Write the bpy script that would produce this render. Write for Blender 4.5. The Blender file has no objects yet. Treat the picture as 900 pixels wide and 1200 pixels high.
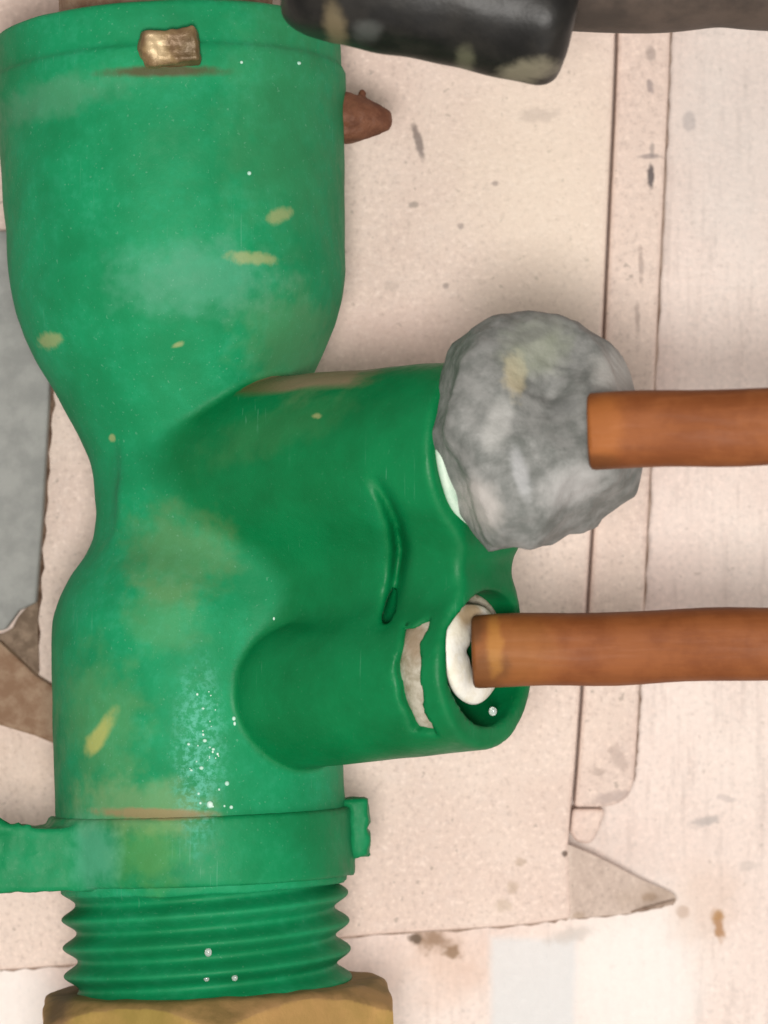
import bpy, bmesh, math, random
import numpy as np
from mathutils import Vector, Matrix, noise as mnoise

random.seed(7)
S = bpy.context.scene
COL = S.collection
U = 1e-4            # one working unit = 0.1 mm
D = 3800.0          # camera distance in working units

# ------------------------------------------------------------------ camera
cam = bpy.data.cameras.new("camera")
camo = bpy.data.objects.new("camera", cam)
COL.objects.link(camo)
camo.location = (0, -D*U, 0)
camo.rotation_euler = (math.radians(90), 0, 0)
cam.sensor_fit = 'VERTICAL'
cam.sensor_height = 24
cam.angle_y = 2*math.atan(600/D)
cam.clip_start = 0.01
cam.clip_end = 20
cam.dof.use_dof = True
cam.dof.focus_distance = (D-150)*U
cam.dof.aperture_fstop = 27
S.camera = camo

# ------------------------------------------------------------------ world and lamps
w = bpy.data.worlds.new("World"); S.world = w; w.use_nodes = True
bg = w.node_tree.nodes["Background"]
bg.inputs[0].default_value = (1.0, 0.90, 0.85, 1); bg.inputs[1].default_value = 0.47

def lamp(name, loc, target, size, power, color):
    l = bpy.data.lights.new(name, 'AREA'); l.shape = 'DISK'; l.size = size; l.energy = power; l.color = color
    o = bpy.data.objects.new(name, l); COL.objects.link(o)
    o.location = loc
    o.rotation_euler = (Vector(target)-Vector(loc)).to_track_quat('-Z', 'Y').to_euler()
    return o
lamp("torch_lamp", (-0.004, -0.38, -0.026), (0.0, 0, -0.005), 0.06, 1.25, (1.0, 0.96, 0.91))
lamp("low_fill_lamp", (0.10, -0.24, -0.36), (0.02, 0.03, -0.06), 0.40, 0.50, (1.0, 0.95, 0.90))  # unseen fill added below right to brighten the bottom of the frame

S.view_settings.view_transform = 'Standard'
S.view_settings.look = 'None'
S.view_settings.exposure = 0
S.view_settings.gamma = 1
S.view_settings.use_curve_mapping = False

# ------------------------------------------------------------------ helpers
def W(px, py, Y=0.0):
    """photo pixel at depth Y (working units, + away) -> working units"""
    k = (D+Y)/D
    return np.array([(px-450)*k, Y, (600-py)*k])

def link_mesh(name, verts, faces, mat, parent=None, smooth=True, auto=None):
    """verts in working units; origin is put at the mesh's centre"""
    v = np.asarray(verts, float)*U
    c = (v.min(0)+v.max(0))/2
    me = bpy.data.meshes.new(name)
    me.from_pydata((v-c).tolist(), [], [list(f) for f in faces])
    me.validate()
    bm = bmesh.new(); bm.from_mesh(me)
    bmesh.ops.remove_doubles(bm, verts=bm.verts, dist=1e-8)
    bmesh.ops.recalc_face_normals(bm, faces=bm.faces)
    bm.to_mesh(me); bm.free()
    if smooth:
        me.polygons.foreach_set('use_smooth', [True]*len(me.polygons))
        if auto:
            me.set_sharp_from_angle(angle=math.radians(auto))
    me.materials.append(mat)
    o = bpy.data.objects.new(name, me); COL.objects.link(o)
    o.location = c
    if parent:
        o.parent = parent
        o.location = Vector(c)-parent.location
    return o

def tag(o, label, cat, group=None):
    o['label'] = label; o['category'] = cat
    if group: o['group'] = group
    return o

def thing(name, loc, label, cat, group=None):
    e = bpy.data.objects.new(name, None); COL.objects.link(e)
    e.empty_display_size = 0.005
    e.location = Vector(np.asarray(loc, float)*U)
    return tag(e, label, cat, group)

def bevel(o, width, seg=2, angle=40):
    m = o.modifiers.new('bevel', 'BEVEL'); m.width = width*U; m.segments = seg
    m.limit_method = 'ANGLE'; m.angle_limit = math.radians(angle)
    m.harden_normals = False
    return o

def smin(a, b, k):
    h = np.clip(0.5+0.5*(b-a)/k, 0, 1)
    return b*(1-h)+a*h-k*h*(1-h)
def smax(a, b, k): return -smin(-a, -b, k)

def fbm(P, scale, seed=0, octs=3):
    """cheap smooth pseudo-noise from sums of rotated sines, about -1..1"""
    rs = np.random.RandomState(seed)
    out = 0; amp = 1.0; tot = 0
    for o in range(octs):
        for _ in range(4):
            d = rs.normal(size=3); d /= np.linalg.norm(d)
            ph = rs.uniform(0, 6.28)
            out = out+amp*np.sin((P@d)*(6.28/scale)*(2**o)*rs.uniform(.7, 1.3)+ph)
        tot += amp*2.2; amp *= 0.5
    return out/tot

def surface_nets(f, lo, hi, h, proj=3):
    lo = np.asarray(lo, float); hi = np.asarray(hi, float)
    n = np.ceil((hi-lo)/h).astype(int)+1
    ax = [lo[i]+h*np.arange(n[i]) for i in range(3)]
    G = np.stack(np.meshgrid(*ax, indexing='ij'), -1)
    V = np.empty(n)
    for i in range(0, n[0], 16):
        sl = G[i:i+16]
        V[i:i+16] = f(sl.reshape(-1, 3)).reshape(sl.shape[:3])
    ins = V < 0
    cnt = np.zeros(n-1, int)
    corners = [(a, b, c) for a in (0, 1) for b in (0, 1) for c in (0, 1)]
    def sub(A, c): return A[c[0]:n[0]-1+c[0], c[1]:n[1]-1+c[1], c[2]:n[2]-1+c[2]]
    for c in corners: cnt += sub(ins, c)
    act = (cnt > 0) & (cnt < 8)
    cells = np.argwhere(act)
    idm = -np.ones(n-1, int); idm[act] = np.arange(len(cells))
    acc = np.zeros((len(cells), 3)); wt = np.zeros(len(cells))
    for c in corners:
        for a in range(3):
            if c[a]: continue
            c2 = list(c); c2[a] = 1
            v0 = V[tuple((cells+c).T)]; v1 = V[tuple((cells+np.array(c2)).T)]
            m = (v0 < 0) != (v1 < 0)
            t = np.where(m, v0/np.where(m, v0-v1, 1), 0)
            p = np.array(c, float)[None].repeat(len(cells), 0); p[:, a] = t
            acc += p*m[:, None]; wt += m
    P = lo+(cells+acc/wt[:, None])*h
    faces = []
    for a in range(3):
        b, c = (a+1) % 3, (a+2) % 3
        s0 = [slice(None)]*3; s1 = [slice(None)]*3
        s0[a] = slice(0, n[a]-1); s1[a] = slice(1, n[a])
        e = ins[tuple(s0)] != ins[tuple(s1)]
        E = np.argwhere(e)
        E = E[(E[:, b] > 0) & (E[:, c] > 0) & (E[:, b] < n[b]-1) & (E[:, c] < n[c]-1)]
        q = []
        for db, dc in ((-1, -1), (0, -1), (0, 0), (-1, 0)):
            k = E.copy(); k[:, b] += db; k[:, c] += dc
            q.append(idm[tuple(k.T)])
        q = np.stack(q, 1)
        flip = ~ins[tuple(E.T)]
        q[flip] = q[flip][:, ::-1]
        faces.append(q)
    F = np.concatenate(faces)
    e = h*0.2
    for _ in range(proj):
        v = f(P)
        g = np.stack([(f(P+np.eye(3)[i]*e)-f(P-np.eye(3)[i]*e))/(2*e) for i in range(3)], 1)
        st = np.clip(v, -h, h)[:, None]*g/np.maximum((g*g).sum(1), .2)[:, None]
        P = P-st*0.8
    return P, F

def capsule_chain(P, pts, r):
    d = np.full(len(P), 1e9)
    for A, B in zip(pts[:-1], pts[1:]):
        A = np.asarray(A, float); B = np.asarray(B, float)
        ab = B-A; t = np.clip(((P-A)@ab)/(ab@ab), 0, 1)
        d = np.minimum(d, np.linalg.norm(P-A-t[:, None]*ab, axis=1)-r)
    return d

def frame(n, up=(0, 0, 1)):
    n = np.asarray(n, float); n = n/np.linalg.norm(n)
    x = np.cross(up, n); x /= np.linalg.norm(x)
    y = np.cross(n, x)
    return x, y, n

def tube_mesh(path, radii, seg=40, caps=True, sq=2.0):
    """swept circle along a polyline, radii per point"""
    path = [np.asarray(p, float) for p in path]
    V = []; F = []
    for i, p in enumerate(path):
        d = path[min(i+1, len(path)-1)]-path[max(i-1, 0)]
        x, y, _ = frame(d, (0.01, 0.02, 1))
        for k in range(seg):
            a = 2*math.pi*k/seg
            k2 = (abs(math.cos(a))**sq+abs(math.sin(a))**sq)**(-1/sq)
            V.append(p+radii[i]*k2*(math.cos(a)*x+math.sin(a)*y))
    for i in range(len(path)-1):
        for k in range(seg):
            F.append((i*seg+k, i*seg+(k+1) % seg, (i+1)*seg+(k+1) % seg, (i+1)*seg+k))
    if caps:
        F.append(tuple(range(seg))[::-1]); F.append(tuple((len(path)-1)*seg+k for k in range(seg)))
    return V, F

def plate_mesh(pts, Yf, thick):
    """polygon given in photo pixels standing at depth Yf, extruded away by thick"""
    n = len(pts)
    V = [W(x, y, Yf) for x, y in pts]
    V += [v+np.array([0, thick, 0]) for v in V]
    F = [tuple(range(n)), tuple(range(2*n-1, n-1, -1))]
    for i in range(n): F.append((i, n+i, n+(i+1) % n, (i+1) % n))
    return V, F

# ------------------------------------------------------------------ material helper
class Mat:
    def __init__(s, name, rough=.5, metal=0.0, spec=.5):
        s.m = bpy.data.materials.new(name); s.m.use_nodes = True
        s.nt = s.m.node_tree; s.b = s.nt.nodes['Principled BSDF']
        s.b.inputs['Roughness'].default_value = rough
        s.b.inputs['Metallic'].default_value = metal
        s.b.inputs['Specular IOR Level'].default_value = spec
        g = s.nt.nodes.new('ShaderNodeNewGeometry')
        v = s.nt.nodes.new('ShaderNodeVectorMath'); v.operation = 'SCALE'
        s.nt.links.new(g.outputs['Position'], v.inputs[0]); v.inputs['Scale'].default_value = 1/U
        s.P = v.outputs[0]; s.normal_geo = g.outputs['Normal']
        s.hgt = None
    def L(s, a, b): s.nt.links.new(a, b)
    def val(s, x, inp):
        if hasattr(x, 'links'): s.L(x, inp)
        else: inp.default_value = x
    def math(s, op, a, b=0.0, clamp=False):
        n = s.nt.nodes.new('ShaderNodeMath'); n.operation = op; n.use_clamp = clamp
        s.val(a, n.inputs[0]); s.val(b, n.inputs[1]); return n.outputs[0]
    def scaled(s, sx, sy, sz):
        n = s.nt.nodes.new('ShaderNodeVectorMath'); n.operation = 'MULTIPLY'
        s.L(s.P, n.inputs[0]); n.inputs[1].default_value = (sx, sy, sz); return n.outputs[0]
    def noise(s, size, detail=3, rough=.55, vec=None, dist=0.0):
        n = s.nt.nodes.new('ShaderNodeTexNoise'); s.L(vec or s.P, n.inputs['Vector'])
        n.inputs['Scale'].default_value = 1/size; n.inputs['Detail'].default_value = detail
        n.inputs['Roughness'].default_value = rough; n.inputs['Distortion'].default_value = dist
        return n.outputs['Fac']
    def ramp(s, x, a, b, lo=0.0, hi=1.0):
        n = s.nt.nodes.new('ShaderNodeMapRange'); n.interpolation_type = 'SMOOTHSTEP'
        s.val(x, n.inputs['Value'])
        n.inputs['From Min'].default_value = a; n.inputs['From Max'].default_value = b
        n.inputs['To Min'].default_value = lo; n.inputs['To Max'].default_value = hi
        return n.outputs['Result']
    def rgb(s, c):
        n = s.nt.nodes.new('ShaderNodeRGB'); n.outputs[0].default_value = (*c, 1); return n.outputs[0]
    def mix(s, fac, a, b):
        n = s.nt.nodes.new('ShaderNodeMix'); n.data_type = 'RGBA'
        s.val(fac, n.inputs[0])
        for x, i in ((a, 6), (b, 7)):
            if hasattr(x, 'links'): s.L(x, n.inputs[i])
            else: n.inputs[i].default_value = (*x, 1)
        return n.outputs[2]
    def spot(s, px, py, rx, ry, Y=0.0, rot=0.0, soft=.35, warp=.0, wsize=12., box=False):
        """0..1 mask of a worn, dirty or painted light/shade patch with its own outline, in the X-Z plane"""
        c = W(px, py, Y)
        sub = s.nt.nodes.new('ShaderNodeVectorMath'); sub.operation = 'SUBTRACT'
        s.L(s.P, sub.inputs[0]); sub.inputs[1].default_value = c
        r = s.nt.nodes.new('ShaderNodeVectorRotate'); r.rotation_type = 'Y_AXIS'
        s.L(sub.outputs[0], r.inputs['Vector']); r.inputs['Angle'].default_value = math.radians(rot)
        m = s.nt.nodes.new('ShaderNodeVectorMath'); m.operation = 'MULTIPLY'
        s.L(r.outputs[0], m.inputs[0]); m.inputs[1].default_value = (1/rx, 0, 1/ry)
        ln = s.nt.nodes.new('ShaderNodeVectorMath'); ln.operation = 'LENGTH'; s.L(m.outputs[0], ln.inputs[0])
        d = ln.outputs['Value']
        if box:                                   # rectangular patch
            ab = s.nt.nodes.new('ShaderNodeVectorMath'); ab.operation = 'ABSOLUTE'; s.L(m.outputs[0], ab.inputs[0])
            sp = s.nt.nodes.new('ShaderNodeSeparateXYZ'); s.L(ab.outputs[0], sp.inputs[0])
            d = s.math('MAXIMUM', sp.outputs['X'], sp.outputs['Z'])
        if warp:
            nz = s.noise(wsize, 3)
            d = s.math('ADD', d, s.math('MULTIPLY', s.math('SUBTRACT', nz, .5), warp*2))
        return s.ramp(d, 1+soft, 1-soft)
    def color(s, c): s.val(c if hasattr(c, 'links') else (*c, 1), s.b.inputs['Base Color'])
    def rough(s, r): s.val(r, s.b.inputs['Roughness'])
    def bump(s, h, strength=.3, dist=2.0):
        n = s.nt.nodes.new('ShaderNodeBump'); n.inputs['Strength'].default_value = strength
        n.inputs['Distance'].default_value = dist*U; s.L(h, n.inputs['Height'])
        s.L(n.outputs[0], s.b.inputs['Normal'])

# ------------------------------------------------------------------ materials
def green_mat():
    m = Mat('green_plastic', .5, 0, .20)
    n1 = m.noise(90, 4, .6); n2 = m.noise(14, 4, .65); n3 = m.noise(5, 2)
    at = m.nt.nodes.new('ShaderNodeAttribute'); at.attribute_name = 'paleness'; paleness = at.outputs['Fac']
    c = m.mix(m.ramp(n1, .3, .7), (.0003, .125, .034), (.0006, .168, .050))
    c = m.mix(paleness, c, m.mix(m.ramp(n1, .3, .7), (.0008, .185, .060), (.0015, .245, .090)))
    # mottled pale film
    film = m.math('MULTIPLY', m.ramp(n2, .42, .72), m.ramp(n1, .35, .65))
    film = m.math('MULTIPLY', m.math('ADD', m.math('MULTIPLY', film, .75), .25), paleness)
    c = m.mix(m.math('MULTIPLY', film, .30), c, (.045, .37, .205))
    # rubbed pale patches, tan dirt and painted highlights
    for (px, py, rx, ry, rot, fac, colr, Y) in (
        (205, 650, 55, 50, 0, .42, (.20, .20, .075), -150),
        (120, 850, 45, 70, 10, .30, (.22, .30, .11), -150),
        (160, 945, 70, 28, 0, .55, (.26, .33, .15), -170),
        (115, 862, 8, 26, -35, .75, (.42, .42, .12), -150),
        (175, 1000, 34, 36, 0, .45, (.15, .32, .07), -175), (112, 995, 26, 36, 0, .45, (.12, .42, .27), -140),  # last entry: highlight painted on the flange
        (340, 400, 50, 60, 30, .35, (.20, .30, .14), -120),
        (330, 130, 60, 160, 0, .16, (.18, .24, .12), -150),
        (230, 325, 80, 38, 0, .40, (.16, .42, .31), -190),  # highlight painted on the shoulder
        (330, 500, 80, 22, 20, .12, (.12, .22, .08), -190),
        (60, 110, 70, 20, 10, .35, (.12, .28, .17), -170),  # band below the lip, painted as if catching light
        (190, 720, 40, 40, 0, .2, (.25, .32, .12), -160)):
        c = m.mix(m.math('MULTIPLY', m.spot(px, py, rx, ry, Y, rot, .55, .9, 26), fac*(.65 if colr[0] > .13 and fac < .7 else 1)), c, colr)
    for (px, py, rx, ry, rot, Y) in ((294, 300, 25, 6.5, -2, -190), (326, 249, 13, 7, 30, -175), (54, 397, 15, 8, 0, -130),
                                     (129, 513, 4, 4, 0, -110), (207, 402, 6, 3, 20, -190),
                                     (372, 489, 5, 3, 0, -190)):
        c = m.mix(m.math('MULTIPLY', m.spot(px, py, rx, ry, Y, rot, .5, .8, 12), .52), c, (.42, .40, .17))
    fleck = m.math('MULTIPLY', m.ramp(m.noise(3.6, 2, .5), .66, .74), m.math('ADD', m.math('MULTIPLY', paleness, .16), .05))
    c = m.mix(fleck, c, (.22, .46, .33))
    scr = m.noise(1, 2, .5, m.scaled(1/2.4, 1/30., 1/70.))
    c = m.mix(m.math('MULTIPLY', m.math('MULTIPLY', m.ramp(scr, .66, .72), m.ramp(n1, .5, .7)), .22), c, (.16, .40, .28))
    streak = m.math('MULTIPLY', m.spot(234, 880, 24, 85, -160, 0, .6, .5, 20), m.ramp(m.noise(7, 3, .7), .40, .66))  # painted sheen down the lower body, broken up by noise
    c = m.mix(m.math('MULTIPLY', streak, .6), c, (.13, .47, .36))
    # brown dirt lying on top of the branch, where it meets the waist (follows its own outline)
    up = m.nt.nodes.new('ShaderNodeSeparateXYZ'); m.L(m.normal_geo, up.inputs[0])
    ledge = m.math('MULTIPLY', m.ramp(up.outputs['Z'], .74, .84), m.spot(320, 462, 135, 38, -120, 22, .3, .35, 18))
    c = m.mix(m.math('MULTIPLY', ledge, .92), c, m.mix(m.spot(380, 440, 60, 60, -120, 0, .6), (.105, .095, .03), (.27, .19, .12)))
    d2 = m.spot(180, 952, 62, 6, -165, 0, .4, .4, 10)
    c = m.mix(m.math('MULTIPLY', d2, .8), c, (.27, .19, .095))
    d3 = m.spot(190, 80, 62, 6, -200, 1, .5, .3, 9)
    c = m.mix(m.math('MULTIPLY', d3, .85), c, (.08, .05, .02))
    m.color(c)
    m.rough(m.math('ADD', m.ramp(n2, .3, .75, .40, .56), m.math('MULTIPLY', paleness, .14)))
    h = m.math('ADD', m.math('MULTIPLY', n2, .8), m.math('MULTIPLY', n3, .35))
    m.bump(h, .22, 3)
    return m.m

def panel_mat(name, base, base2, speck=(.30, .25, .21), Y=300, spots=(), streak=False, coarse=1.0):
    m = Mat(name, .5, 0, .35)
    n1 = m.noise(190, 3); n2 = m.noise(16, 4, .7); n3 = m.noise(6, 2, .6)
    c = m.mix(m.ramp(n1, .35, .65), base, base2)
    c = m.mix(m.math('MULTIPLY', m.ramp(n2, .45, .75), .30), c, tuple(min(1, x*1.22) for x in base))
    c = m.mix(m.math('MULTIPLY', m.ramp(n2, .45, .25), .30), c, tuple(x*.74 for x in base2))
    if streak:
        st = m.noise(1, 4, .65, m.scaled(1/13., 1/40., 1/150.))
        c = m.mix(m.math('MULTIPLY', m.ramp(st, .48, .70), .42), c, tuple(x*.66 for x in base))
        st2 = m.noise(1, 3, .6, m.scaled(1/5., 1/20., 1/60.))
        c = m.mix(m.math('MULTIPLY', m.ramp(st2, .58, .72), .28), c, (.50, .42, .38))
    g = m.noise(7, 3, .7)
    c = m.mix(m.math('MULTIPLY', m.ramp(g, .52, .68), .5), c, tuple(min(1, x*1.25) for x in base))
    c = m.mix(m.math('MULTIPLY', m.ramp(g, .46, .32), .5), c, tuple(x*.70 for x in base2))
    # small grey chips
    chips = m.ramp(m.noise(11, 2, .5), .70, .745)
    c = m.mix(m.math('MULTIPLY', chips, .55*coarse), c, speck)
    for (px, py, rx, ry, rot, fac, colr, soft, warp) in spots:
        c = m.mix(m.math('MULTIPLY', m.spot(px, py, rx, ry, Y, rot, soft, warp*1.9, max(7, min(rx, ry)*1.4), box=rx > 50 and soft < .2), fac), c, colr)
    m.color(c)
    m.rough(m.ramp(n2, .3, .7, .42, .62))
    m.bump(m.math('ADD', m.math('MULTIPLY', n2, .7), m.math('MULTIPLY', n3, .5)), .35, 5)
    return m.m

def simple(name, c1, c2, size, rough, metal=0, spec=.5, bump=.2, bsize=None, spots=(), Y=0, contrast=(.35, .65)):
    m = Mat(name, rough, metal, spec)
    n = m.noise(size, 4, .6)
    c = m.mix(m.ramp(n, *contrast), c1, c2)
    for (px, py, rx, ry, rot, fac, colr, soft, warp, yy) in spots:
        c = m.mix(m.math('MULTIPLY', m.spot(px, py, rx, ry, yy, rot, soft, warp, 14), fac), c, colr)
    m.color(c)
    m.bump(m.noise(bsize or size*.4, 4, .6), bump, 4)
    return m.m

M_green = green_mat()
YP, YW = 300.0, 400.0      # depth of the raised plate's face and of the wall behind it
M_plate = panel_mat('cream_paint_plate', (.735, .60, .525), (.68, .535, .465), Y=YP, spots=(
    (640, 210, 110, 150, 10, .45, (.82, .71, .57), .8, .3),  # bright glare painted into the cream
    (490, 165, 5, 22, 15, .9, (.22, .17, .15), .4, .3), (485, 240, 7, 4, 0, .7, (.30, .25, .22), .4, .3),
    (470, 400, 90, 45, 0, .35, (.58, .38, .335), .7, .2),  # pinkish cast shadow of the branch, painted on the plate
    (600, 1040, 8, 8, 0, .5, (.40, .29, .20), .4, .4), (610, 1010, 7, 5, 0, .5, (.40, .29, .20), .4, .4),
    (590, 1062, 10, 8, 0, .4, (.42, .32, .22), .4, .4), (662, 1000, 4, 4, 0, .9, (.12, .08, .06), .3, .2),
    (30, 900, 60, 40, 0, .3, (.50, .38, .28), .6, .4), (460, 335, 8, 6, 0, .4, (.45, .36, .31), .5, .4),
    (540, 265, 4, 4, 0, .7, (.3, .24, .22), .4, .3), (522, 335, 3.5, 3.5, 0, .7, (.3, .24, .22), .4, .3),
    (580, 215, 5, 3, 0, .7, (.3, .24, .22), .4, .3), (630, 135, 24, 8, 5, .35, (.40, .33, .29), .5, .5)))
M_strip = panel_mat('cream_paint_strip', (.72, .585, .51), (.66, .52, .455), Y=YP, spots=(
    (764, 205, 4, 14, 0, .95, (.10, .08, .08), .35, .3), (762, 182, 13, 3, 0, .7, (.28, .23, .22), .4, .3), (765, 175, 3, 11, 0, .6, (.25, .21, .20), .4, .3),
    (763, 100, 4, 9, 10, .7, (.25, .2, .2), .4, .3), (764, 62, 6, 9, 10, .6, (.28, .22, .2), .4, .3),
    (752, 310, 3, 22, 2, .6, (.32, .24, .21), .5, .4), (748, 370, 3, 18, 2, .6, (.32, .24, .21), .5, .4),
    (700, 905, 8, 5, 0, .5, (.38, .29, .25), .4, .4), (725, 890, 10, 14, 20, .5, (.40, .30, .26), .5, .5),
    (722, 935, 26, 7, 12, .6, (.36, .28, .26), .5, .5), (690, 140, 3, 40, 3, .4, (.36, .28, .25), .5, .4)))
M_wall = panel_mat('streaked_wall', (.755, .635, .575), (.79, .69, .63), Y=YW, streak=True, coarse=.6, spots=(
    (860, 130, 80, 170, 0, .35, (.55, .55, .53), .9, .3), (740, 1150, 80, 110, 0, .7, (.84, .82, .79), .5, .3), (0, 1180, 90, 70, 0, .7, (.84, .82, .79), .5, .3),  # near-white entries paint the overexposed light along the bottom
    (520, 1125, 60, 45, 0, .45, (.60, .40, .29), .7, .5), (505, 1102, 24, 14, 0, .8, (.22, .12, .05), .6, .7),
    (530, 1115, 10, 8, 0, .8, (.20, .11, .04), .5, .6), (487, 1100, 8, 6, 0, .9, (.10, .06, .03), .4, .5),
    (625, 1155, 55, 62, 0, .9, (.68, .69, .69), .14, .06), (665, 1097, 26, 9, 15, .6, (.52, .48, .44), .5, .5),
    (820, 1060, 45, 45, 0, .35, (.60, .44, .34), .7, .5), (843, 1085, 6, 16, 5, .85, (.36, .17, .05), .5, .5),
    (840, 1072, 9, 7, 0, .7, (.40, .22, .08), .5, .5), (800, 1070, 9, 8, 0, .6, (.45, .33, .25), .5, .5),
    (826, 962, 18, 6, 12, .75, (.42, .38, .36), .4, .4), (877, 1015, 14, 6, 10, .5, (.50, .44, .40), .4, .4),
    (808, 142, 9, 12, 0, .5, (.36, .34, .34), .3, .2), (850, 935, 14, 4, -10, .5, (.48, .42, .4), .4, .4)))
M_grey = simple('grey_sheet', (.25, .255, .245), (.33, .335, .32), 45, .6, 0, .3, .3, 8)
M_rust = simple('rusty_brown', (.24, .14, .085), (.36, .25, .17), 26, .75, 0, .3, .5, 10)
M_putty = simple('grey_putty', (.115, .125, .115), (.225, .23, .22), 21, .55, .0, .4, .40, 13, contrast=(.28, .72), spots=(
    (600, 440, 11, 24, 0, .7, (.46, .40, .25), .5, .8, -330), (625, 410, 34, 26, 30, .5, (.33, .36, .27), .6, .5, -330),
    (720, 440, 24, 26, 0, .6, (.52, .51, .48), .5, .4, -330), (665, 570, 34, 20, 15, .45, (.50, .49, .48), .5, .4, -330),
    (560, 590, 18, 28, 35, .6, (.50, .47, .44), .5, .4, -330), (580, 500, 12, 30, -20, .5, (.46, .46, .44), .5, .4, -330),
    (605, 555, 8, 26, 15, .5, (.46, .47, .48), .5, .4, -330), (620, 395, 24, 8, 20, .6, (.14, .145, .135), .5, .4, -330),
    (655, 480, 18, 9, 25, .5, (.15, .155, .15), .5, .4, -330)))
def copper_mat():
    m = Mat('brown_copper', .5, .12, .2)
    n = m.noise(44, 4, .6); st = m.noise(1, 4, .65, m.scaled(1/190., 1/9., 1/9.))
    c = m.mix(m.ramp(n, .35, .65), (.170, .050, .013), (.220, .071, .020))
    c = m.mix(m.math('MULTIPLY', m.ramp(st, .5, .7), .22), c, (.30, .105, .035))
    c = m.mix(m.math('MULTIPLY', m.ramp(st, .48, .32), .22), c, (.12, .038, .010))
    for (px, py, rx, ry, rot, fac, colr, soft, warp, Y) in ((706, 500, 20, 40, 2, .6, (.32, .11, .025), .5, .35, -480), (692, 543, 30, 9, 0, .7, (.09, .03, .008), .5, .4, -480),
        (600, 765, 44, 40, 0, .4, (.30, .125, .03), .6, .5, -340), (570, 790, 26, 20, 20, .6, (.10, .04, .012), .5, .6, -340), (580, 755, 8, 30, 0, .45, (.42, .20, .04), .5, .7, -340),
        (556, 735, 12, 16, 0, .7, (.08, .035, .012), .5, .5, -340)):
        c = m.mix(m.math('MULTIPLY', m.spot(px, py, rx, ry, Y, rot, soft, warp, 16), fac), c, colr)
    m.color(c); m.rough(m.ramp(st, .3, .7, .52, .66)); m.bump(m.math('ADD', m.math('MULTIPLY', st, .6), m.math('MULTIPLY', m.noise(9, 3), .4)), .16, 3)
    return m.m
M_copper = copper_mat()
def brass_mat():
    m = Mat('worn_brass', .42, .35, .5)
    n = m.noise(50, 4, .6)
    c = m.mix(m.ramp(n, .35, .65), (.40, .27, .075), (.56, .34, .115))
    for (px, py, rx, ry, fac, colr) in ((165, 1200, 70, 50, .6, (.26, .20, .04)), (350, 1190, 75, 50, .6, (.40, .23, .085)), (62, 1185, 14, 60, .7, (.12, .07, .045))):
        c = m.mix(m.math('MULTIPLY', m.spot(px, py, rx, ry, -200, 0, .6, .4), fac), c, colr)
    sp = m.nt.nodes.new('ShaderNodeSeparateXYZ'); m.L(m.normal_geo, sp.inputs[0])
    grime = m.ramp(m.math('ADD', sp.outputs['Z'], m.math('MULTIPLY', m.math('SUBTRACT', n, .5), .5)), .18, .45)   # old grime kept on the chamfer
    c = m.mix(m.math('MULTIPLY', grime, .55), c, m.mix(m.ramp(n, .4, .6), (.10, .058, .028), (.22, .13, .06)))
    m.color(c); m.rough(m.ramp(grime, 0, 1, .42, .7)); m.bump(m.noise(12, 4, .6), .25, 4)
    return m.m
M_brass = brass_mat()
M_clip = simple('tarnished_clip', (.15, .09, .04), (.27, .185, .085), 20, .45, .25, .5, .3, 8, spots=(
    (182, 52, 9, 14, 20, .8, (.62, .48, .28), .5, .3, -215), (230, 60, 18, 26, 0, .75, (.085, .055, .02), .5, .3, -215)))
M_tab = simple('rust_red_tab', (.12, .042, .02), (.19, .075, .038), 18, .6, .1, .4, .4, 6)
M_white = simple('white_seal', (.72, .68, .56), (.80, .79, .72), 20, .5, 0, .4, .2, 6, spots=(
    (552, 722, 14, 14, 0, .8, (.35, .22, .08), .5, .4, -330),))
M_cream = simple('dirty_seal', (.25, .22, .15), (.46, .43, .35), 22, .5, 0, .4, .3, 6, spots=(
    (488, 752, 14, 20, 0, .7, (.28, .20, .13), .5, .4, -280),))
M_rubber = simple('black_rubber', (.005, .005, .0045), (.014, .013, .011), 40, .42, 0, .28, .2, 24, spots=(  # spots paint pale yellowish reflections onto the rubber
    (616, 84, 30, 9, 8, .8, (.22, .20, .14), .6, .6, -470), (545, 72, 9, 13, 0, .5, (.16, .16, .10), .6, .5, -470),
    (393, 32, 10, 20, 15, .6, (.20, .16, .09), .6, .4, -470), (430, 38, 14, 8, 0, .4, (.12, .13, .12), .6, .4, -470)))
M_cable = simple('brown_cable', (.045, .034, .027), (.085, .062, .048), 60, .6, 0, .4, .2, 14)
M_drop = Mat('water_drop', .06, 0, .6); M_drop.color((.75, .85, .80)); M_drop.b.inputs['Transmission Weight'].default_value = .6; M_drop = M_drop.m
M_lime = simple('lime_deposit', (.30, .58, .46), (.55, .74, .64), 10, .45, 0, .5, .2, 4)

# ------------------------------------------------------------------ setting: wall
v, f = plate_mesh([(-900, -900), (1800, -900), (1800, 2100), (-900, 2100)], YW, 60)
wall = link_mesh('wall', v, f, M_wall, smooth=False); wall['kind'] = 'structure'

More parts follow.
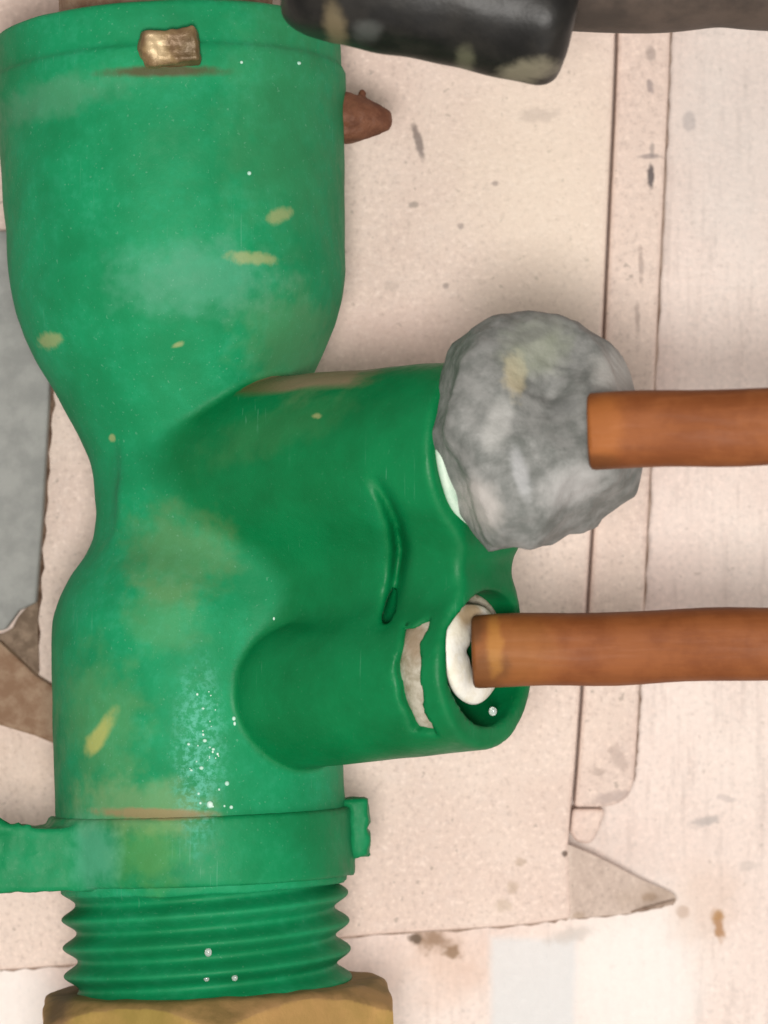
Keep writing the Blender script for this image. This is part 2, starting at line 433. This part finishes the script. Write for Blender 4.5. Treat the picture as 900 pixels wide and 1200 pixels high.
# ------------------------------------------------------------------ raised plate with its folded strip
def smooth_line(pts, n=6):
    out = []
    for i in range(len(pts)-1):
        p0 = np.array(pts[max(i-1, 0)]); p1 = np.array(pts[i]); p2 = np.array(pts[i+1]); p3 = np.array(pts[min(i+2, len(pts)-1)])
        for k in range(n):
            t = k/n
            out.append(tuple(.5*((2*p1)+(-p0+p2)*t+(2*p0-5*p1+4*p2-p3)*t*t+(-p0+3*p1-3*p2+p3)*t**3)))
    out.append(tuple(pts[-1])); return out
plate = thing('metal_plate', W(350, 1100, YP+20), 'large cream painted plate behind the green fitting, with a curved lower edge and pointed tongue', 'plate')
edge_r = smooth_line([(727, -300), (721, 30), (712, 250), (700, 500), (686, 720), (675, 880), (669, 950)])
edge_b = smooth_line([(669, 1076), (600, 1085), (420, 1097), (240, 1114), (80, 1131), (0, 1137), (-200, 1150), (-700, 1180)])
outline = [(-700, -300)]+edge_r+[(666, 990)]+edge_b
v, f = plate_mesh(outline, YP, 75)
sheet = bevel(link_mesh('sheet', v, f, M_plate, plate, smooth=False), 5, 2)
# strip: sits a little lower, a narrow gap beside the sheet
e1 = smooth_line([(730, -300), (724.5, 30), (715.5, 250), (703.5, 500), (689.5, 720), (678.5, 880), (673, 946)])
e2 = smooth_line([(700, 946), (718, 944), (733, 936), (741, 922), (744, 902), (748, 840), (755, 700), (768, 430), (780, 180), (786, 30), (792, -300)])
v, f = plate_mesh(e1+e2, YP+12, 40)
strip = bevel(link_mesh('strip', v, f, M_strip, plate, smooth=False), 5, 2)
v, f = plate_mesh(smooth_line([(671, 948), (706, 949), (705, 962), (700, 975), (692, 988), (676, 986), (668, 975)], 4), YP+26, 50)
bevel(link_mesh('nub', v, f, M_strip, plate, smooth=False), 5, 2)
# tongue folded back from the sheet towards the wall
top = smooth_line([(664, 989), (700, 1004), (750, 1030), (786, 1046), (793, 1055)], 4)
bot = smooth_line([(793, 1055), (782, 1062), (740, 1070), (700, 1074), (664, 1077)], 4)
poly = top+bot[1:]
def tongueY(x): return YP+2.5+max(0, (x-668))*.48
V = [W(x, y, tongueY(x)) for x, y in poly]; n = len(V)
V += [p+np.array([0, 8, 0]) for p in V]
F = [tuple(range(n)), tuple(range(2*n-1, n-1, -1))]+[(i, n+i, n+(i+1) % n, (i+1) % n) for i in range(n)]
link_mesh('tongue', V, F, panel_mat('tongue_shade_paint', (.60, .495, .425), (.55, .44, .375), Y=YP+40, spots=(  # darker copy of the plate's cream, shade of the fold painted in
    (762, 1052, 10, 6, 0, .6, (.28, .18, .11), .5, .4), (677, 1070, 8, 6, 0, .6, (.40, .30, .22), .5, .4),
    (770, 1050, 40, 18, 10, .4, (.40, .30, .22), .7, .5))), plate, smooth=False)

# ------------------------------------------------------------------ grey sheet and rusty tab on the left
v, f = plate_mesh([(-500, 274), (66, 270), (57, 470), (50, 600), (42, 706), (22, 716), (6, 738), (-60, 748), (-500, 790)], YP-30, 26)
g = tag(bevel(link_mesh('grey_panel', v, f, M_grey, smooth=False), 3, 2),
        'flat grey sheet along the left edge, behind the waist of the green fitting', 'panel')
v, f = plate_mesh([(-500, 700), (0, 752), (42, 792), (74, 812), (74, 876), (40, 862), (0, 850), (-500, 800)], YP-34, 30)
tag(bevel(link_mesh('rusty_bracket', v, f, M_rust, smooth=False), 4, 2),
    'brown rusty bracket end at the left edge, just below the grey sheet', 'bracket')
# dark strips along the plate's seams, painted shade mixed with grime
M_shade_grime = simple('seam_shade_grime', (.09, .05, .03), (.20, .13, .09), 14, .8, 0, .2, .4, 5)
M_shade_grime_pale = simple('pale_shade_grime', (.22, .15, .11), (.42, .32, .26), 22, .8, 0, .2, .4, 6)  # for the shade lines at the plate's edges, with some dirt
def shade_grime_line(pts, Y, wid, mat, var=.5, down=False):
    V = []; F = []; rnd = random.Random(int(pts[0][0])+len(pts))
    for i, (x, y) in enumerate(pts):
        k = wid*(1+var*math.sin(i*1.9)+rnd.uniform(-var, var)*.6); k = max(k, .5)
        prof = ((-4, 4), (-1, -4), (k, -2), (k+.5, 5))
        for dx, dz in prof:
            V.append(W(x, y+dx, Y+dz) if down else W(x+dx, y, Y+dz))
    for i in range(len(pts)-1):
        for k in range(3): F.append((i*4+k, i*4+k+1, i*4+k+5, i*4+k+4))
    return link_mesh('seam_shade_grime', V, F, mat, plate)
shade_grime_line(smooth_line([(62, 440), (57, 520), (51, 610), (45, 700), (40, 800)], 8), YP, 3.0, M_shade_grime)
shade_grime_line(smooth_line([(667, 1075), (600, 1084), (420, 1096), (240, 1113), (80, 1130), (0, 1136)], 10), YP+30, 1.6, M_shade_grime_pale, .9, True)
shade_grime_line(smooth_line([(791, 1057), (740, 1069), (669, 1076)], 10), YP+40, 1.4, M_shade_grime_pale, .9, True)
shade_grime_line(smooth_line([(790, -100), (785.5, 30), (779.5, 180), (767.5, 430), (754.5, 700), (747.5, 840), (742, 915)], 16), YP+40, 1.9, M_shade_grime_pale, .45)
# grime filled in the small pocket under the grey sheet
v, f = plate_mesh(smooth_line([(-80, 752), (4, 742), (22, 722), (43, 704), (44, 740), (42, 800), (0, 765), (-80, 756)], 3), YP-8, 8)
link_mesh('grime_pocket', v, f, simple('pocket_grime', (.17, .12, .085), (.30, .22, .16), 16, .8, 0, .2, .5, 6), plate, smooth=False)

# ------------------------------------------------------------------ the green fitting
A0 = W(203, 200, 22); A1 = W(240, 1050, -26)          # two points of the main axis
axd = (A1-A0)/np.linalg.norm(A1-A0)                    # pointing down
def ax_at(py):                                         # axis point level with a photo row
    t = (py-200)/850; return A0+(A1-A0)*t
LEN = np.linalg.norm(A1-A0)
prof = np.array([(36, 196), (42, 203), (60, 204), (80, 203), (88, 203), (93, 208), (112, 208), (135, 203), (200, 202), (270, 199),
                 (330, 197), (360, 192), (390, 183), (420, 169), (450, 152), (480, 138), (510, 123), (535, 113), (560, 108.5), (600, 107),
                 (630, 112), (650, 123), (670, 139), (695, 154), (720, 163), (750, 166), (800, 167), (950, 169), (1044, 166), (1200, 150)], float)
# resample smoothly
yy = np.arange(36, 1200, 2.0); rr = np.interp(yy, prof[:, 0], prof[:, 1])
ker = np.exp(-np.linspace(-2, 2, 15)**2); ker /= ker.sum()
rs_ = np.convolve(np.pad(rr, 7, 'edge'), ker, 'valid')
blendw = np.clip((yy-130)/40, 0, 1); rr = rr*(1-blendw)+rs_*blendw
def body_rev(P, top=38, bottom=1040):
    q = P-A0; t = q@axd
    py = 200+t/LEN*850
    r = np.linalg.norm(q-t[:, None]*axd, axis=1)
    R = np.interp(py, yy, rr)
    # slope correction so that the distance is not overestimated on the shoulders
    R2 = np.interp(py+4, yy, rr); R1 = np.interp(py-4, yy, rr)
    sl = (R2-R1)/(8*LEN/850)
    d = (r-R)/np.sqrt(1+sl*sl)
    tt = (top-200)/850*LEN; tb = (bottom-200)/850*LEN
    return smax(smax(d, tt-t, 8), t-tb, 4), r, t

ANG = math.radians(37)
nb = np.array([math.cos(ANG), -math.sin(ANG), 0.055]); nb /= np.linalg.norm(nb)
bx, by, _ = frame(nb)                                  # bx horizontal, by up
EU = W(571, 533, -258); EL = W(571, 781, -258)         # centres of the two port mouths
def cyl(P, E, r0, r1, s0, s1):
    """round cylinder along nb ending at E; radius r0 at s0, r1 at s1 (s<=0 backwards)"""
    q = P-E; s = q@nb
    rad = np.linalg.norm(q-s[:, None]*nb, axis=1)
    R = r0+(r1-r0)*np.clip((s-s0)/(s1-s0), 0, 1)
    return smax(smax(rad-R, s-s1, 9), s0-s, 9), s, rad
def hull2(P, ru, rl, s0, s1, k=8):
    """flat plate whose outline wraps both mouths (tapered capsule), along nb"""
    q = P-EU; s = q@nb
    d = EL-EU; d = d-(d@nb)*nb; L = np.linalg.norm(d); d /= L
    p = q-s[:, None]*nb
    y = p@d; x = np.linalg.norm(p-y[:, None]*d, axis=1)
    b = (ru-rl)/L; a = math.sqrt(1-b*b)
    kk = x*-b+y*a
    d1 = np.hypot(x, y)-ru; d2 = np.hypot(x, y-L)-rl; d3 = x*a+y*b-ru
    d0 = np.where(kk < 0, d1, np.where(kk > a*L, d2, d3))
    return smax(smax(d0, s-s1, k), s0-s, k)

EB = W(352, 812, -125)                                    # root of the lower port inside the body
nl = (EL-EB)/np.linalg.norm(EL-EB)
def lower_port(P):
    q = P-EB; L = np.linalg.norm(EL-EB); s = q@nl
    rad = np.linalg.norm(q-s[:, None]*nl, axis=1)
    R = np.interp(s, [0, L], [86, 90])
    rad = np.where(s < 0, np.linalg.norm(q, axis=1), rad)      # rounded blind end
    return smax(rad-R, (P-EL)@nb, 9)
def branch_only(P):
    u, _, _ = cyl(P, EU, 111, 104, -420, -4)
    neck = hull2(P, 52, 54, -330, -6, 14)
    return smin(smin(u, neck, 34), lower_port(P), 30)
def fitting_raw(P):
    b, r, t = body_rev(P)
    u, _, _ = cyl(P, EU, 111, 104, -420, -4)
    neck = hull2(P, 52, 54, -330, -6, 14)
    d = smin(b, smin(u, neck, 34), np.interp(P[:, 2], [20, 110], [55, 9]))
    return smin(d, lower_port(P), np.interp(P[:, 0], [-110, -60], [4, 24]))
def ray_hit(fn, px, py, start=3000):
    o = np.array([0, -D, 0.]); v = np.array([px-450, D, 600-py], float); v /= np.linalg.norm(v)
    t = start
    for _ in range(160):
        dd = fn((o+v*t)[None])[0]
        if abs(dd) < .2: break
        t += dd*.7
    return o+v*t
groove = [ray_hit(fitting_raw, x, y) for x, y in ((440, 562), (453, 585), (465, 615), (469, 645), (465, 680), (458, 708), (451, 735))]
cdir = np.array([0, 1, 0.])
slot_s = -41
def fitting(P):
    d = fitting_raw(P)
    # bores of the two ports
    q = P-EL; s = q@nb; rad = np.linalg.norm(q-s[:, None]*nb, axis=1)
    rb = np.linalg.norm(q-s[:, None]*nb-np.array([0, 0, 9]), axis=1); d = smax(d, -np.maximum(rb-74, -110-s), 5)
    q2 = P-EU; s2 = q2@nb; rad2 = np.linalg.norm(q2-s2[:, None]*nb, axis=1)
    d = smax(d, -np.maximum(rad2-84, -60-s2), 6)
    # slot through the wall of the lower port showing the seal
    ang = np.arctan2((q@by), -(q@bx))
    # bx points away from / toward the camera; use the side nearest the camera
    near = -(q@np.cross(nb, by))*np.sign(np.cross(nb, by)[1])
    ang = np.arctan2(q@by, near)
    slot = np.maximum(np.maximum(np.abs(s-slot_s)-14+fbm(P, 44, 51, 1)*3.0, np.abs(ang+.12)*88-64+fbm(P, 40, 52, 1)*5), np.abs(rad-88)-9)
    d = smax(d, -slot, 4)
    # moulded crease: a smooth valley with a low swelling to its left
    flat = np.array([1, 0, 1.])
    g2 = [g*flat for g in groove]
    near_g = (P[:, 1] < -90)
    dc = np.maximum(capsule_chain(P*flat, g2, 0), 0); dl = np.maximum(capsule_chain(P*flat, [g-np.array([15, 0, 0]) for g in g2], 0), 0)
    d = d+near_g*np.sin(np.pi*np.clip((P[:, 2]+128)/172, .02, .98))**.8*(20*np.exp(-(dc/7.4)**2)-2.0*np.exp(-(dl/14)**2))
    # open socket at the top of the body
    b, r, t = body_rev(P)
    tt = (38-200)/850*LEN
    d = smax(d, -np.maximum(r-160, t-tt-120), 4)
    # cut for the retaining clip, front of the collar
    c0 = W(204, 60, -180)
    e = np.abs(P-c0)-np.array([25, 40, 11]); d = smax(d, -e.max(1), 4)
    d = d+fbm(P, 90, 3, 2)*.8
    return d

lo = np.minimum(A0, A1)-np.array([225, 235, 60]); 
V, F = surface_nets(fitting, (-500, -420, -470), (230, 270, 620), 5.0)
fit = thing('pipe_fitting', ax_at(1150), 'green moulded plastic pipe fitting with a narrow waist, twin port branch and threaded lower end', 'pipe fitting')
def pale_attr(o, vals):
    a = o.data.attributes.new('paleness', 'FLOAT', 'POINT'); a.data.foreach_set('value', np.asarray(vals, np.float32))
mb = link_mesh('moulded_body', V, F, M_green, fit)
co = np.empty(len(mb.data.vertices)*3); mb.data.vertices.foreach_get('co', co)
Pm = (co.reshape(-1, 3)+np.array(mb.location)+np.array(fit.location))/U
pale_attr(mb, np.clip((branch_only(Pm)-1)/7, 0, 1))  # branch stays a deeper green, the body a paler one

# ring flange with the broken arm to the left and the chipped lug to the right
fx = np.cross((0, 1, 0), -axd); fx /= np.linalg.norm(fx)      # to the right
fx = fx if fx[0] > 0 else -fx
fz = -axd; fy = np.cross(fz, fx); fy = fy if fy[1] > 0 else -fy
FC = ax_at(993)
def flange_sdf(P):
    q = P-FC; x = q@fx; y = q@fy; z = q@fz
    z0 = z+ .012*x
    ring = np.hypot(x, y)-176
    ring = smax(ring, np.abs(z0-2)-39, 5)
    arm = np.max(np.stack([np.abs(x+300)-240, np.abs(y+30)-85, np.abs(z-(-2))-35]), 0)
    lug = np.max(np.stack([np.abs(x-165)-30, np.abs(y-15)-36, np.abs(z-14)-34]), 0)
    d = smin(smin(ring, arm, 12), lug, 3)
    for (cx, cz, r) in ((205, 40, 9), (204, -14, 11), (196, 12, 5)):
        d = smax(d, -(np.hypot(x-cx, z-cz)-r), 4)
    # ragged moulding flash left on the arm
    for (cx, cy, cz, r) in ((-226, -110, 38, 11), (-236, -100, 49, 6), (-215, -112, 36, 8), (-202, -108, 36, 6), (-190, -112, 36, 4)):
        d = smin(d, np.linalg.norm(np.stack([x-cx, y-cy, z-cz], 1), axis=1)-r, 5)
    d = d+fbm(P, 30, 11, 3)*np.clip((np.abs(x)-140)/50, .12, 1)*1.7
    d = smax(d, 120-np.hypot(x, y), 3)
    return d
V, F = surface_nets(flange_sdf, FC-np.array([560, 200, 75]), FC+np.array([225, 200, 75]), 5.0)
fl = link_mesh('flange', V, F, M_green, fit); pale_attr(fl, [.45]*len(fl.data.vertices))

# screw thread (a true helix)
V = []; F = []; NT = 144; pitch = 32.5*LEN/850
t0 = (1028-200)/850*LEN; t1 = (1176-200)/850*LEN; NZ = 150
for i in range(NZ+1):
    t = t0+(t1-t0)*i/NZ
    for k in range(NT):
        th = 2*math.pi*k/NT                    # 0 = right, -90deg = nearest the camera
        ph = ((t+8)/pitch+th/(2*math.pi)) % 1.0
        tri = 1-abs(2*ph-1)
        tri = min(1, max(0, (tri-.08)/.86)); tri = tri*.35+(.5-.5*math.cos(math.pi*tri))*.65
        fade = min(1, (t-t0)/10)*min(1, max(0, (t1-4-t)/10))
        r = 150.5+16.5*tri*max(fade, 0)
        V.append(A0+axd*t+r*(math.cos(th)*fx+math.sin(th)*fy))
for i in range(NZ):
    for k in range(NT):
        F.append((i*NT+k, i*NT+(k+1) % NT, (i+1)*NT+(k+1) % NT, (i+1)*NT+k))
th = link_mesh('screw_thread', V, F, M_green, fit); pale_attr(th, [.75]*len(th.data.vertices))

# seals in the ports
def ring_mesh(E, s, R, r, seg=64, sec=14, squash=1.0):
    V = []; F = []
    c = E+nb*s
    for i in range(seg):
        a = 2*math.pi*i/seg; d = math.cos(a)*bx+math.sin(a)*by
        for k in range(sec):
            b = 2*math.pi*k/sec
            V.append(c+d*(R+r*math.cos(b)+.9*math.sin(3*a+1)+.6*math.sin(7*a))+nb*(r*squash*math.sin(b)+1.2*math.sin(5*a+2)))
    for i in range(seg):
        for k in range(sec):
            F.append((i*sec+k, ((i+1) % seg)*sec+k, ((i+1) % seg)*sec+(k+1) % sec, i*sec+(k+1) % sec))
    return V, F
v, f = ring_mesh(EU, 0, 83, 9, squash=.8); link_mesh('upper_seal', v, f, simple('pale_green_seal', (.40, .55, .44), (.52, .64, .53), 20, .5), fit)
v, f = ring_mesh(EL+np.array([-11, -9, 15.]), -6, 34, 21, squash=.42); link_mesh('white_seal', v, f, M_white, fit)
v, f = ring_mesh(EL, slot_s, 79, 7, squash=2.6); link_mesh('slot_seal', v, f, M_cream, fit)

# lime grains and water beads clinging to the body
def bead(V, F, c, r, flat=.7):
    bm = bmesh.new(); bmesh.ops.create_icosphere(bm, subdivisions=2, radius=1)
    o = len(V); sx, sy, sz = random.uniform(.8, 1.2), flat, random.uniform(.8, 1.25)
    for x in bm.verts: V.append(np.array(c)+np.array(x.co)*np.array([sx, sy, sz])*r)
    for q in bm.faces: F.append(tuple(o+x.index for x in q.verts))
    bm.free()
V = []; F = []
for _ in range(26):
    y = random.uniform(805, 948); x = 236+random.gauss(0, 12)+(y-800)*.03
    bead(V, F, ray_hit(fitting, x, y), random.choice((.8, 1.0, 1.3, 1.6)))
for x, y, r in ((274, 842, 2.6), (275, 848, 2), (250, 878, 2), (266, 918, 3.0), (221, 872, 2), (246, 943, 3.4), (271, 946, 2.2), (292, 203, 3), (283, 73, 2), (350, 74, 2.5), (321, 725, 1.6),
                (240, 868, 2.4), (236, 900, 2.6)):
    bead(V, F, ray_hit(fitting, x, y), r)
o = link_mesh('lime_grains', V, F, M_lime, fit); o['kind'] = 'stuff'
V = []; F = []
def thr_hit(x, y): return ray_hit(lambda P: np.linalg.norm((P-A0)-((P-A0)@axd)[:, None]*axd, axis=1)-162, x, y)
bead(V, F, thr_hit(244, 1116), 4.2); bead(V, F, thr_hit(242, 1147), 3); bead(V, F, thr_hit(275, 1146), 4); bead(V, F, thr_hit(346, 1027), 4)
bead(V, F, EL+nb*4+by*-48-np.array([0, 18, 0]), 4.5)
o = link_mesh('water_beads', V, F, M_drop, fit); o['kind'] = 'stuff'

# ------------------------------------------------------------------ retaining clip
clip = thing('retaining_clip', W(204, 60, -180), 'tarnished brass clip through the collar of the green fitting, its stub end showing in front', 'clip')
def lug_sdf(P):
    c = W(202, 57, -184); q = P-c
    R = math.radians(-6); x = q[:, 0]*math.cos(R)-q[:, 2]*math.sin(R); z = q[:, 0]*math.sin(R)+q[:, 2]*math.cos(R); y = q[:, 1]
    e = np.stack([np.abs(x)-24, np.abs(y)-18, np.abs(z)-14], 1)
    d = np.linalg.norm(np.maximum(e, 0), axis=1)+np.minimum(e.max(1), 0)-6
    d = smin(d, np.linalg.norm(np.stack([(x+22)*1.0, y+8, z-1], 1), axis=1)-17, 8)
    d = smax(d, -(np.hypot(x+6, z-26)-8), 6)
    return d+fbm(P, 22, 5, 2)*1.6
c = W(202, 57, -184)
V, F = surface_nets(lug_sdf, c-50, c+50, 2.5); link_mesh('stub', V, F, M_clip, clip)
# wire that runs round inside the collar
path = []
for a in np.linspace(-95, 8, 24):
    p = ax_at(66)+185*(math.cos(math.radians(a))*fx+math.sin(math.radians(a))*fy)-np.array([0, 0, 1])*((a+95)/103*55)
    path.append(p)
v, f = tube_mesh(path, [7]*24, 12); link_mesh('wire', v, f, M_clip, clip)
def tab_sdf(P):
    c = W(426, 137, 40); q = P-c
    x, y, z = q.T
    R = np.interp(x, [-40, -20, 0, 20, 34], [33, 31, 26, 17, 9])
    d = smax((np.hypot(y*1.1, z+2+x*.05)-R)*.85, np.abs(x)-35, 8)
    d = smin(d, np.linalg.norm(np.stack([x+2, y, z-28], 1), axis=1)-5, 4)
    d = smax(d, -(np.linalg.norm(np.stack([x+24, y+28, z+17], 1), axis=1)-7), 3)
    return d+fbm(P, 25, 8, 3)*1.3
c = W(426, 137, 40)
V, F = surface_nets(tab_sdf, c-60, c+60, 3); link_mesh('rusty_end', V, F, M_tab, clip)

# pipe pushed into the top socket
v, f = tube_mesh([ax_at(y)-axd*0 for y in (130, 40, -120, -400)], [126]*4, 64)
tag(link_mesh('socket_pipe', v, f, M_rust, auto=40), 'rusty brown pipe pushed into the top socket of the green fitting', 'pipe')

# ------------------------------------------------------------------ brass nut
NC = ax_at(1153)+np.array([8, 0, 0])
def nut_sdf(P):
    q = P-NC; x = q@fx; y = q@fy; t = q@axd
    hexd = np.full(len(P), -1e9)
    for k in range(6):
        a = math.radians(-90+34+60*k)
        hexd = smax(hexd, x*math.cos(a)+y*math.sin(a)-198, 2)
    r = np.hypot(x, y)
    cone = (r-193-(t*1.25))*.62                   # chamfer on top
    d = smax(smax(hexd, cone, 4), -t, 4)
    d = smax(d, -(r-149), 4)
    d = smax(d, t-150, 4)
    return d+fbm(P, 60, 21, 2)*1.2
V, F = surface_nets(nut_sdf, NC+np.array([-240, -240, -175]), NC+np.array([240, 240, 20]), 5)
tag(link_mesh('brass_nut', V, F, M_brass, auto=35), 'brownish hexagonal brass nut screwed onto the thread at the bottom edge', 'nut')

# ------------------------------------------------------------------ grey putty lump plugging the upper port
PC = W(635, 505, -345)
tabA = np.array([(0, 113), (20, 118), (40, 125), (60, 131), (80, 137), (95, 141), (115, 143), (140, 141), (160, 128), (180, 131), (200, 125),
                 (215, 126), (230, 138), (247, 150), (262, 137), (285, 121), (305, 121), (325, 126), (345, 120), (360, 113)], float)
bm = bmesh.new(); bmesh.ops.create_icosphere(bm, subdivisions=6, radius=1)
V = []; rsn = np.random.RandomState(4)
dents = [(np.array(d)/np.linalg.norm(d), h) for d, h in [(rsn.normal(size=3)*np.array([1, .8, 1])-np.array([0, .5, 0]), rsn.uniform(.84, .96)) for _ in range(26)]]
for x in bm.verts:
    n = np.array(x.co)
    a = math.degrees(math.atan2(n[2], n[0])) % 360
    R = np.interp(a, tabA[:, 0], tabA[:, 1])*.93
    rad2 = math.hypot(n[0], n[2])
    k = 1.0
    for d, h in dents:                          # pressed flats
        pr = n@d
        if pr > h*.9: k = min(k, k*(1-(pr-h*.9)*.6))
    edge = 1 if rad2 > .96 else .55+.45*rad2
    V.append(PC+np.array([n[0]*R, n[1]*100, n[2]*R])*k)
V = np.array(V)
nrm = np.array([np.array(x.co) for x in bm.verts])
sil = V[:, [0, 2]]-PC[[0, 2]]; an = np.degrees(np.arctan2(sil[:, 1], sil[:, 0])) % 360
rr2 = np.hypot(sil[:, 0], sil[:, 1]); bins = (an/10).astype(int) % 36
have = np.array([rr2[bins == b].max() for b in range(36)])
fac = np.interp(an, np.arange(36)*10+5, np.interp(np.arange(36)*10+5, tabA[:, 0], tabA[:, 1])*.935/have, period=360)
V[:, 0] = PC[0]+(V[:, 0]-PC[0])*fac; V[:, 2] = PC[2]+(V[:, 2]-PC[2])*fac
V += nrm*(fbm(V, 130, 31, 2)*4+fbm(V, 26, 35, 2)*.9)[:, None]
F = [tuple(x.index for x in q.verts) for q in bm.faces]; bm.free()
tag(link_mesh('putty_lump', V, F, M_putty), 'lump of grey putty pressed over the upper port of the green branch', 'putty')

# ------------------------------------------------------------------ copper tubes
def copper(px0, py0, Y0, px1, py1, label, r=39.5, seg_back=0):
    a = W(px0, py0, Y0)
    # runs out of the frame to the right, drifting toward the camera like the branch does
    k = 1000
    Y1 = Y0-20
    b = W(px1, py1, Y1)
    d = (b-a)/np.linalg.norm(b-a)
    n = 26; L = 620
    path = [a-d*seg_back, a-d*(seg_back-2)] ; rad = [r-4, r-.8]
    for i in range(n):
        t = 5+L*i/(n-1)
        path.append(a-d*seg_back+d*t+np.array([0, 0, 1.2*math.sin(i*.8)])); rad.append(r+.35*math.sin(i*1.3))
    v, f = tube_mesh(path, rad, 48, False, 3.0)
    # open end with a wall thickness
    o = len(v); x, y, _ = frame(d, (.01, .02, 1))
    inner = [path[0]+d*1+(r-11)*(math.cos(2*math.pi*j/48)*x+math.sin(2*math.pi*j/48)*y) for j in range(48)]
    deep = [p+d*300 for p in inner]
    v += inner+deep
    for j in range(48):
        f.append((j, (j+1) % 48, o+(j+1) % 48, o+j)); f.append((o+j, o+(j+1) % 48, o+48+(j+1) % 48, o+48+j))
    return tag(link_mesh('copper_tube', v, f, M_copper, auto=45), label, 'tube', 'copper tubes leaving to the right')
copper(690, 506, -455, 900, 499, 'copper tube coming out of the grey putty lump, the upper of the two')
copper(554, 764, -285, 900, 754, 'copper tube coming out of the white seal in the lower green port')

# ------------------------------------------------------------------ black plug and cable in the upper right corner
def plug_sdf(P):
    a = W(338, -48, -440); b = W(672, 18, -440)
    ab = b-a; L = np.linalg.norm(ab); d = ab/L
    q = P-a; s = q@d; r = np.linalg.norm(q-s[:, None]*d, axis=1)
    R = np.interp(s, [0, 60, 160, L], [70, 78, 76, 77])
    e = smax(smax(r-R, s-L, 34), -s, 40)
    return e+fbm(P, 90, 41, 2)*2.0
c = W(510, -15, -440)
V, F = surface_nets(plug_sdf, c-np.array([230, 120, 150]), c+np.array([230, 120, 150]), 6)
tag(link_mesh('rubber_plug', V, F, M_rubber), 'glossy black rubber plug with painted pale reflections, lying across the top of the green fitting', 'plug')
path = smooth_line([(520, -75), (640, -60), (760, -55), (840, -62), (900, -58), (1000, -56), (1150, -70), (1400, -60)], 6)
v, f = tube_mesh([W(x, y, -300) for x, y in path], [86]*len(path), 40)
tag(link_mesh('dark_cable', v, f, M_cable, auto=60), 'thick dark brown cable along the top edge, leaving to the right', 'cable')
